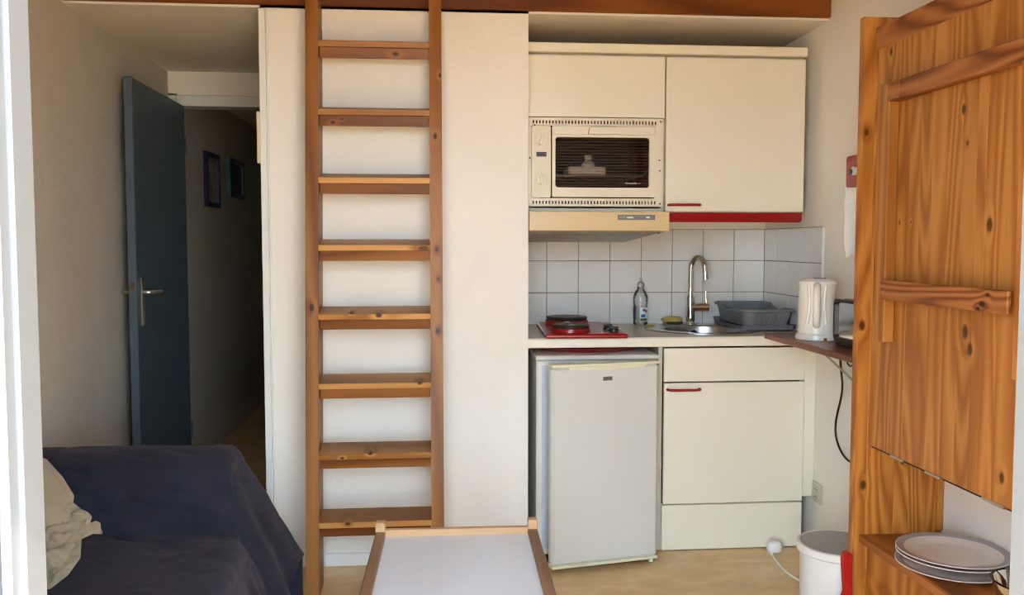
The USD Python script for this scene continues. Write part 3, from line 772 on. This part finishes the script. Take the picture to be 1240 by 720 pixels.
KX, KY = 1.424, 3.172
t = thing('kettle', 'cream white plastic jug kettle on the dark wall shelf', 'kettle', (KX, KY, .930))
obj('base', lathe([(.0001, 0), (.075, 0), (.076, .006), (.073, .018), (.066, .024), (.0001, .024)], (KX, KY, .9305), 48), M_kettle, t)
obj('body', lathe([(.0001, .022), (.067, .022), (.0685, .03), (.0675, .10), (.066, .19), (.0665, .207), (.0001, .207)], (KX, KY, .9305), 56), M_kettle, t)
obj('lid', lathe([(.0001, .229), (.030, .228), (.055, .223), (.0675, .214), (.069, .206), (.0001, .206)], (KX, KY, .9305), 48), M_kettle, t)
obj('lid_button', lathe([(.0001, .0), (.022, -.001), (.024, -.004), (.0001, -.004)], (KX - .005, KY - .03, 1.1605), 24), M_grey, t, label='grey lid button')
h = np.array([-.42, -.91]); hl = np.array([-.91, .42])


def kp(r, z, s=0.0):
    return (KX + h[0] * r + hl[0] * s, KY + h[1] * r + hl[1] * s, z)


hp = spline([kp(.060, 1.128), kp(.090, 1.125), kp(.104, 1.105), kp(.104, 1.05), kp(.095, 1.01), kp(.066, .988)], 6)
obj('handle', tube(hp, .0135, 14), M_kettle, t, smooth=60)
obj('shoulder', cat(*[tube(spline([kp(.064, 1.13, s * .030), kp(.0655, 1.06, s * .026), kp(.064, .99, s * .034)], 6), .006, 8) for s in (-1, 1)]), M_kettle, t, smooth=60)
obj('foot_switch', bx(KX - .006, KX + .004, KY - .082, KY - .07, .931, .941, .001), M_batten, t, label='small brown switch at the foot')

t = thing('toaster', 'black and chrome toaster half hidden behind the pine side panel', 'toaster', (1.49, 2.84, .930))
TX0, TX1, TY0, TY1 = 1.402, 1.575, 2.72, 2.985
sec = rrect(TY0, TY1, .948, 1.092, .018)
obj('housing', prism(rrect(TY0 + .004, TY1 - .004, .945, 1.089, .016), TX1 - TX0 - .012, 'x', TX0 + .006), M_chrome, t, smooth=40)
obj('end_frame', prism(sec.difference(rrect(TY0 + .011, TY1 - .011, .960, 1.082, .012)), .014, 'x', TX0 - .002), M_black, t, smooth=40, label='black frame round the chrome end')
obj('top_trim', bx(TX0 + .02, TX1 - .01, TY0 + .03, TY1 - .03, 1.087, 1.094, .002), M_batten, t)
obj('slot', cat(bx(TX0 + .05, TX0 + .075, TY0 + .04, TY1 - .04, 1.0935, 1.0945, 0), bx(TX0 + .10, TX0 + .125, TY0 + .04, TY1 - .04, 1.0935, 1.0945, 0)), M_dark, t)
obj('base', bx(TX0 + .004, TX1 - .004, TY0 + .008, TY1 - .008, .9305, .950, .004), M_black, t)
cord = spline([(1.53, 3.12, .905), (1.58, 3.27, .895), (1.585, 3.31, .84), (1.588, 3.295, .735), (1.588, 3.33, .62), (1.588, 3.342, .53), (1.590, 3.29, .468), (1.590, 3.20, .45), (1.592, 3.0, .445)], 8)
solo('power_cord', tube(cord, .0042, 8), M_black, 'black power cord hanging below the dark shelf on the right wall', 'cord', smooth=60)
cord = spline([(1.585, 3.19, .905), (1.594, 3.265, .87), (1.594, 3.275, .835), (1.594, 3.245, .815), (1.594, 3.215, .84), (1.594, 3.24, .88), (1.59, 3.17, .905)], 8)
solo('power_cord', tube(cord, .003, 8), M_black, 'small loop of thin cord close under the dark shelf', 'cord', smooth=60)

t = thing('wall_socket', 'beige double wall socket low on the right wall', 'socket', (XR, 3.525, .243))
obj('plate', bx(XR - .010, XR, 3.482, 3.568, .201, .285, .003), M_socket, t)
for z in (.257, .226):
    f = cyl((XR - .0125, 3.525, z), (XR - .008, 3.525, z), .0155, 24)
    k = obj('socket_face', f, M_socket, t)
    obj('pin_hole', cat(cyl((XR - .0135, 3.518, z), (XR - .0105, 3.518, z), .003, 8), cyl((XR - .0135, 3.532, z), (XR - .0105, 3.532, z), .003, 8)), M_dark, k)

t = thing('paper_holder', 'red kitchen paper holder on the right wall above the kettle', 'paper holder', (1.57, 3.05, 1.49))
obj('case', prism(rrect(2.93, 3.182, 1.492, 1.606, .012), XR - .002 - 1.530, 'x', 1.530), M_red, t, smooth=40)
k = obj('axle_cap', cyl((1.520, 3.112, 1.548), (1.531, 3.112, 1.548), .016, 20), M_labelwhite, t, label='white axle cap')
obj('axle_core', cyl((1.517, 3.122, 1.546), (1.521, 3.122, 1.546), .010, 16), M_black, k, label='black axle core')
nz, ny = 30, 16
P = np.zeros((nz, ny, 3))
for i, z in enumerate(np.linspace(1.50, 1.238, nz)):
    for j, y in enumerate(np.linspace(2.95, 3.205 - .006 * (i > 2), ny)):
        P[i, j] = (1.566 - .034 * min(1, max(0, (y - 3.10) / .10)) + .006 * math.sin(y * 60 + z * 9) * (i / nz) + .010 * meshkit.noise(np.array([[y * 20, z * 14, 1.0]]))[0], y + .003 * math.sin(z * 40), z + (.008 * math.sin(y * 70) if i == nz - 1 else 0))
Q = P.copy(); Q[..., 0] += .002
obj('paper_sheet', cat(grid(P), grid(Q[::-1])), M_paper, t, smooth=True, label='hanging white paper sheet')

# ------------------------------------------------------------------ pine wall unit with the fold-down table
t = thing('fold_down_table', 'tall pine wall unit with a folded-up table flap on the right', 'wall table', (1.45, 2.2, 0))
SP = [1.3155, 1.352, 1.396, 1.443, 1.492, 1.549, XR - .001]
sp = obj('side_panel', bx(1.3155, XR - .001, 2.648, 2.655, .0, 1.972, .001), M_side, t, label='tall glued pine end panel')
for i in range(len(SP) - 1):
    obj('plank', bx(SP[i], SP[i + 1] - .0001, 2.630, 2.6485, 0, 1.973, .0005), M_side, sp, smooth=False)
obj('edge_strip', bx(1.3105, 1.3157, 2.629, 2.656, 0, 1.974, .0015), M_side, sp)
obj('wall_batten', bx(XR - .022, XR - .001, 2.618, 2.631, .38, .662, .002), M_side, sp)
# flap: planks standing side by side, a cross rail on top
PX = 1.34
FY = [2.592, 2.535, 2.470, 2.402, 2.345, 2.289, 2.216, 2.152, 2.090, 2.052, 1.992, 1.918, 1.850, 1.780, 1.700, 1.62]
fl = obj('table_flap', bx(PX + .018, PX + .024, 1.62, 2.592, .668, 1.93, .001), M_panel, t, label='folded-up table flap of glued pine boards')
for i in range(len(FY) - 1):
    obj('plank', bx(PX + .0003 * (i % 2), PX + .0185, FY[i + 1] + .0001, FY[i], .665, 1.868, .0004), M_panel, fl, smooth=False)
obj('cross_rail', bx(PX - .004, PX + .026, 1.62, 2.606, 1.866, 1.934, .003), M_rail, fl, label='broad rail along the top of the flap')
lf = obj('leg_frame', bx(1.307, PX, 2.462, 2.519, .997, 1.746, .003), M_panel, t, label='folded leg frame against the flap')
obj('leg', bx(1.309, PX, 1.838, 1.890, .976, 1.75, .003), M_panel, lf)
obj('foot_rail', bx(1.303, PX, 1.70, 2.461, 1.691, 1.743, .003), M_rail, lf)
obj('foot_rail_end', bx(1.301, 1.3075, 2.40, 2.462, 1.694, 1.742, .001), M_rail, lf)
obj('stretcher', bx(1.296, 1.3075, 1.892, 2.468, 1.123, 1.179, .003), M_rail, lf, label='reddish brown cross rail of the folded legs')
obj('hinge_gap', bx(PX + .004, PX + .018, 1.62, 2.585, .659, .664, 0), M_dark, fl)
for (a, b) in ((2.395, 2.46), (2.20, 2.275), (1.94, 2.025)):
    h = obj('hinge', cat(cyl((PX - .001, a, .6625), (PX - .001, b, .6625), .004, 10), bx(PX - .002, PX + .001, a, b, .661, .6665, .0005)), M_nickel, fl, label='metal hinge')
# lower shelf, its front apron, near end panel (mostly beyond the door frame) and a bottom
obj('shelf', bx(1.345, XR - .001, 1.60, 2.629, .350, .370, .002), M_shelfwood, t, label='low pine shelf under the flap')
obj('shelf_lip', bx(1.333, 1.3455, 1.60, 2.629, .345, .370, .002), M_shelfwood, t)
obj('front_board', bx(1.36, 1.378, 1.60, 2.629, .0, .3445, .001), M_side, t)
obj('near_panel', bx(1.305, XR - .001, 1.578, 1.60, 0, 1.972, .002), M_side, t)


def make_plate(label, loc):
    t = thing('dinner_plate', label, 'plate', loc, 0, None)
    pr = [(.0001, 0), (.075, 0), (.085, .003), (.128, .013), (.148, .0175), (.1495, .0190), (.1485, .0205), (.140, .0195), (.128, .0165), (.098, .0075), (.085, .0055), (.0001, .0045)]
    obj('body', lathe(pr, loc, 96), M_plate, t, smooth=60)
    rim = [(.1475, .0206), (.1400, .0201), (.128, .0171), (.1275, .0166), (.140, .0194), (.1475, .0200), (.1475, .0206)]
    obj('rim_band', lathe(rim, loc, 96), M_platerim, t, smooth=60, label='grey band round the rim')
    return t


PC = (1.4555, 2.325)
p0 = make_plate('cream dinner plate with a grey rim, topmost of the stack on the pine shelf', (PC[0], PC[1], .4045))
dup(p0, 'dinner_plate', (PC[0], PC[1], .3945), 0, 'cream dinner plate in the middle of the stack on the pine shelf')
dup(p0, 'dinner_plate', (PC[0] - .006, PC[1] - .008, .3705), 0, 'lowest plate of the stack, lying directly on the pine shelf')

t = thing('glass_bowl', 'smoked glass bowl in front of the plate stack by the door frame', 'bowl', (1.46, 2.02, .3705))
obj('bowl', lathe([(.0001, 0), (.045, 0), (.06, .01), (.082, .05), (.092, .085), (.0945, .086), (.095, .082), (.086, .05), (.064, .007), (.05, -.0001)], (1.465, 2.0, .371), 56), M_smoked, t, smooth=60)
obj('rim', tube([(1.465 + .094 * math.cos(a), 2.0 + .094 * math.sin(a), .457) for a in np.linspace(0, 2 * np.pi, 65)], .0028, 8, cap=False), M_smoked, t, smooth=60)

# ------------------------------------------------------------------ floor corner: bin, brush, plug and cord
BX, BY = 1.362, 2.812
t = thing('waste_bin', 'round white waste bin with a flat grey lid', 'bin', (BX, BY, 0))
obj('drum', lathe([(.0001, .0), (.128, .0), (.130, .004), (.130, .255), (.0001, .255)], (BX, BY, 0), 64), M_bin, t)
obj('collar', lathe([(.0001, .254), (.140, .254), (.143, .258), (.143, .276), (.140, .280), (.130, .281), (.128, .277), (.0001, .277)], (BX, BY, 0), 64), M_bin, t)
obj('lid', lathe([(.0001, .2815), (.10, .2812), (.128, .280), (.1295, .277), (.0001, .277)], (BX, BY, 0), 64), M_binlid, t, label='flat grey lid')
obj('pedal', bx(BX - .09, BX - .03, BY - .155, BY - .12, .012, .022, .003), M_grey, t)

t = thing('dustpan', 'red plastic dustpan standing upright beside the white bin', 'dustpan', (1.28, 2.60, 0))
hp = Polygon([(1.266, .17), (1.276, .20), (1.268, .30), (1.270, .318), (1.276, .324), (1.286, .324), (1.294, .316), (1.296, .17), (1.30, .12), (1.25, .13)])
obj('handle', prism(hp.buffer(.002), .018, 'y', 2.595), M_redmatt, t, smooth=40)
obj('handle_ridge', prism(Polygon([(1.276, .318), (1.284, .318), (1.291, .27), (1.292, .19), (1.286, .19), (1.285, .26)]), .008, 'y', 2.589), M_redmatt, t, smooth=False)
pan = Polygon([(1.262, .165), (1.30, .165), (1.303, .01), (1.16, .01), (1.175, .10), (1.235, .15)])
obj('pan', cat(prism(pan, .006, 'y', 2.611), prism(pan.difference(pan.buffer(-.008)), .03, 'y', 2.582)), M_redmatt, t, smooth=False)

t = thing('mains_plug', 'white mains plug with its cable lying on the floor by the plinth', 'plug', (1.40, 3.47, 0))
obj('body', cat(lump((1.402, 3.487, .030), (.031, .022, .026), 5, .15), cyl((1.392, 3.482, .012), (1.386, 3.470, .006), .009, 14)), M_white, t, smooth=60)
obj('pin', cat(cyl((1.43, 3.487, .03), (1.45, 3.487, .027), .0024, 8), cyl((1.43, 3.499, .03), (1.45, 3.499, .027), .0024, 8)), M_nickel, t)
cp = spline([(1.388, 3.474, .008), (1.377, 3.40, .0042), (1.369, 3.294, .0042), (1.38, 3.20, .0042), (1.40, 3.14, .0042), (1.45, 3.06, .0042), (1.50, 2.99, .0042)], 8)
obj('cable', tube(cp, .004, 8), M_white, t, smooth=60)

# ------------------------------------------------------------------ low table in front
TA = -1.3                                               # turned a touch clockwise
t = thing('low_table', 'low table with a white top in a narrow wooden frame', 'table', (.06, 2.15, 0))
TB = lambda m: rot(m, TA, (0, 0, 1), (.068, 2.634, 0))
tx0, tx1, ty0, ty1, th = -.175, .311, 1.70, 2.640, .430
obj('top', TB(bx(tx0 + .014, tx1 - .014, ty0 + .012, ty1 - .012, .392, .410, .001)), M_tabletop, t, label='white laminate table top')
for xa, xb in ((tx0, tx0 + .029), (tx1 - .029, tx1)):
    obj('side_rail', TB(bx(xa, xb, ty0 + .02, ty1 - .018, .36, th - .006, .003)), M_tableside, t, label='brown side rail')
obj('end_rail', TB(bx(tx0 + .028, tx1 - .028, ty1 - .024, ty1 - .004, .36, th, .002)), M_tableend, t, label='pale wooden end rail')
obj('end_rail', TB(bx(tx0 + .028, tx1 - .028, ty0 + .004, ty0 + .024, .36, th, .002)), M_tableend, t, label='pale wooden end rail')
for xa in (tx0 - .001, tx1 - .029):
    for ya in (ty1 - .024, ty0 - .006):
        obj('leg', TB(bx(xa, xa + .030, ya, ya + .030, 0, .452, .003)), M_tableend, t, label='square post standing proud at the corner')

# ------------------------------------------------------------------ sofa under a navy throw, and its cushion
t = thing('sofa', 'low sofa by the left wall under a loose navy blue throw', 'sofa', (-.95, 2.0, 0))
prof = np.array([(3.035, .03), (3.035, .30), (3.032, .50), (3.015, .585), (2.975, .622), (2.90, .628), (2.83, .612), (2.785, .565), (2.755, .49), (2.735, .425), (2.71, .402), (2.65, .400), (2.45, .402), (2.2, .402), (1.8, .40), (1.3, .40), (1.02, .398), (.985, .37), (.975, .3), (.975, .03)])
d = np.r_[0, np.cumsum(np.linalg.norm(np.diff(prof, axis=0), axis=1))]
from scipy.interpolate import PchipInterpolator
ns, nu = 260, 190
S = PchipInterpolator(d, prof)(np.linspace(0, d[-1], ns))
P = np.zeros((ns, nu, 3))
for i, (y, z) in enumerate(S):
    arm = float(np.clip((y - 2.66) / .16, 0, 1)); arm = arm * arm * (3 - 2 * arm)
    xf = -.555 + .02 * min(1, max(0, 2.6 - y) / .3) - .075 * arm            # where the top turns over the front edge
    r = .055
    flat = np.linspace(XL + .012, xf - r, 110)
    a = np.linspace(0, np.pi / 2, 20)[1:]
    tt = np.linspace(0, 1, nu - 110 - 19 + 1)[1:]
    zt_ = max(z, .06)
    flare = (.175 * arm + .055 * (1 - arm))
    hem = .035 + .185 * float(np.clip((y - 2.62) / .33, 0, 1)) * (1 if z > .25 else 0)
    xs_ = np.r_[flat, xf - r + r * np.sin(a), xf + flare * (arm * tt ** .95 + (1 - arm) * np.sin(tt * 1.75) * (1 - .12 * tt))]
    rr = min(r, zt_ * .5)
    zb = zt_ - rr
    zs_ = np.r_[np.full(110, zt_), zt_ - rr * (1 - np.cos(a)), zb - (zb - min(hem, zb * .9)) * tt]
    P[i, :, 0] = xs_
    P[i, :, 1] = y
    P[i, :, 2] = zs_
    fold = np.clip(np.r_[np.zeros(110), np.zeros(19), tt], 0, 1)
    P[i, :, 0] += fold * (.020 * math.sin(y * 34 + 1.0) + .012 * math.sin(y * 61)) * (1 - .5 * arm)
    P[i, :, 1] += fold * .05 * arm * (y - 2.9) / .1 * .6
n = np.cross(np.gradient(P, axis=0), np.gradient(P, axis=1)); n /= np.maximum(np.linalg.norm(n, axis=2, keepdims=True), 1e-9)
if n[150, 20, 2] < 0:
    n = -n
w = (meshkit.fbm(P * [3.2, 5.0, 5.0], 4, 11) - .5) * .030
shear = P[..., 1] * 9 + P[..., 2] * 17 + P[..., 0] * 5
cr = np.abs(meshkit.noise(np.stack([P[..., 0] * 2.6, shear, P[..., 2] * 3], -1), 21) - .5)
inner = np.exp(-((P[..., 1] - 2.745) / .07) ** 2)
inner = inner * (1 - .9 * np.r_[np.zeros(95), np.linspace(0, 1, 25), np.ones(nu - 120)][None])
w += -np.clip(.12 - cr, 0, 1) * (.022 + .13 * inner)
fine = (meshkit.fbm(P * [5, 60, 60], 2, 5) - .5) * .011 * (.15 + inner)
edge = np.clip((P[..., 2] - .03) / .05, 0, 1)
P += n * ((w + fine) * edge)[..., None]
P[..., 0] = np.maximum(P[..., 0], XL + .006)
P[..., 2] = np.maximum(P[..., 2], .006)
cover = grid(P)
if cover.face_normals[:, 2].sum() < 0:
    cover.invert()
obj('throw', cover, M_throw, t, smooth=True, label='navy blue throw hanging in folds over arm and seat')
bkr = trimesh.convex.convex_hull(np.vstack([bx(XL + .008, XL + .12, 1.0, 2.72, .38, .74, .05).vertices, bx(XL + .008, XL + .20, 1.0, 2.72, .38, .5, .03).vertices]))
obj('backrest', bkr.subdivide(), M_throw, t)
obj('frame', bx(XL + .03, -.66, 1.05, 2.98, .05, .33, .01), M_dark, t)


def cushion(poly, thick, n=70, power=.5, round_=.012):
    """A stuffed shape over a polygon given in (u, v): front and back bulge from the seam."""
    P_ = Polygon(poly).buffer(-round_).buffer(round_, quad_segs=5)
    x0, y0, x1, y1 = P_.bounds
    pts = [P_.exterior.interpolate(q, normalized=True).coords[0] for q in np.linspace(0, 1, 220, endpoint=False)]
    inn = P_.buffer(-.006)
    for x in np.linspace(x0, x1, n):
        for y in np.linspace(y0, y1, n):
            if inn.contains(Point(x, y)):
                pts.append((x, y))
    pts = np.array(pts)
    from scipy.spatial import Delaunay
    tri = Delaunay(pts).simplices
    cen = pts[tri].mean(1)
    tri = tri[[P_.contains(Point(*c)) for c in cen]]
    dist = np.array([P_.exterior.distance(Point(*p)) for p in pts]); dist[:220] = 0
    hh = thick * (1 - np.exp(-dist / .07)) ** power
    return pts, tri, hh


t = thing('cushion', 'beige cotton cushion with a crumpled flap at the left end of the sofa', 'cushion', (-1.08, 2.3, .41))
# the cushion leans back on a plane y = 2.2 + 0.8 (z - .42)
ey = np.array([0, .8, 1.0]) / math.hypot(.8, 1); en = np.array([0, -1.0, .8]) / math.hypot(.8, 1)
L2 = math.hypot(.8, 1)


def on_plane(pts, hh, seed, amp):
    q = np.c_[pts[:, 0], np.zeros(len(pts)), np.zeros(len(pts))] + np.outer((pts[:, 1] - .42) * L2, ey) + [0, 2.2, .42]
    nz_ = (meshkit.fbm(q * [9, 12, 12] * (2.2 if seed == 9 else 1.0), 3, seed) - .5) * amp * np.minimum(1, hh / .01)
    return q + np.outer(hh + nz_, en)


def pillow_part(name, poly, thick, seed, amp, shift=0.0, round_=.012, n=70, crease=0.0):
    pts, tri, hh = cushion(poly, thick, n, .5, round_)
    if crease:                                          # folds that run towards the free corner
        q = np.c_[pts[:, 0] * 6 + pts[:, 1] * 9, pts[:, 0] * 20 - pts[:, 1] * 34, np.zeros(len(pts))]
        hh = np.maximum(hh * .35, hh - crease * np.clip(.22 - np.abs(meshkit.noise(q, seed) - .5), 0, 1) / .22)
    a_ = on_plane(pts, hh, seed, amp) + en * shift
    b_ = on_plane(pts, -hh * .5, seed, 0) + en * shift
    m = trimesh.Trimesh(np.vstack([a_, b_]), np.vstack([tri, tri[:, ::-1] + len(pts)]), process=False)
    m.fix_normals()
    return obj(name, m, M_beige, t, smooth=True)


pb = pillow_part('pad', [(-1.33, .445), (-1.33, .70), (-1.20, .735), (-1.032, .712), (-.975, .668), (-.936, .628), (-.934, .605), (-.942, .53), (-.95, .47), (-.99, .445), (-1.1, .436)], .055, 3, .02)
pillow_part('flap', [(-1.0, .59), (-.934, .612), (-.905, .595), (-.886, .588), (-.874, .578), (-.876, .566), (-.862, .570), (-.850, .565), (-.846, .553), (-.835, .541), (-.862, .543), (-.888, .533), (-.880, .495), (-.90, .462), (-.935, .436), (-1.05, .43), (-1.05, .50)], .034, 9, .085, .012, .003, 100, .034)
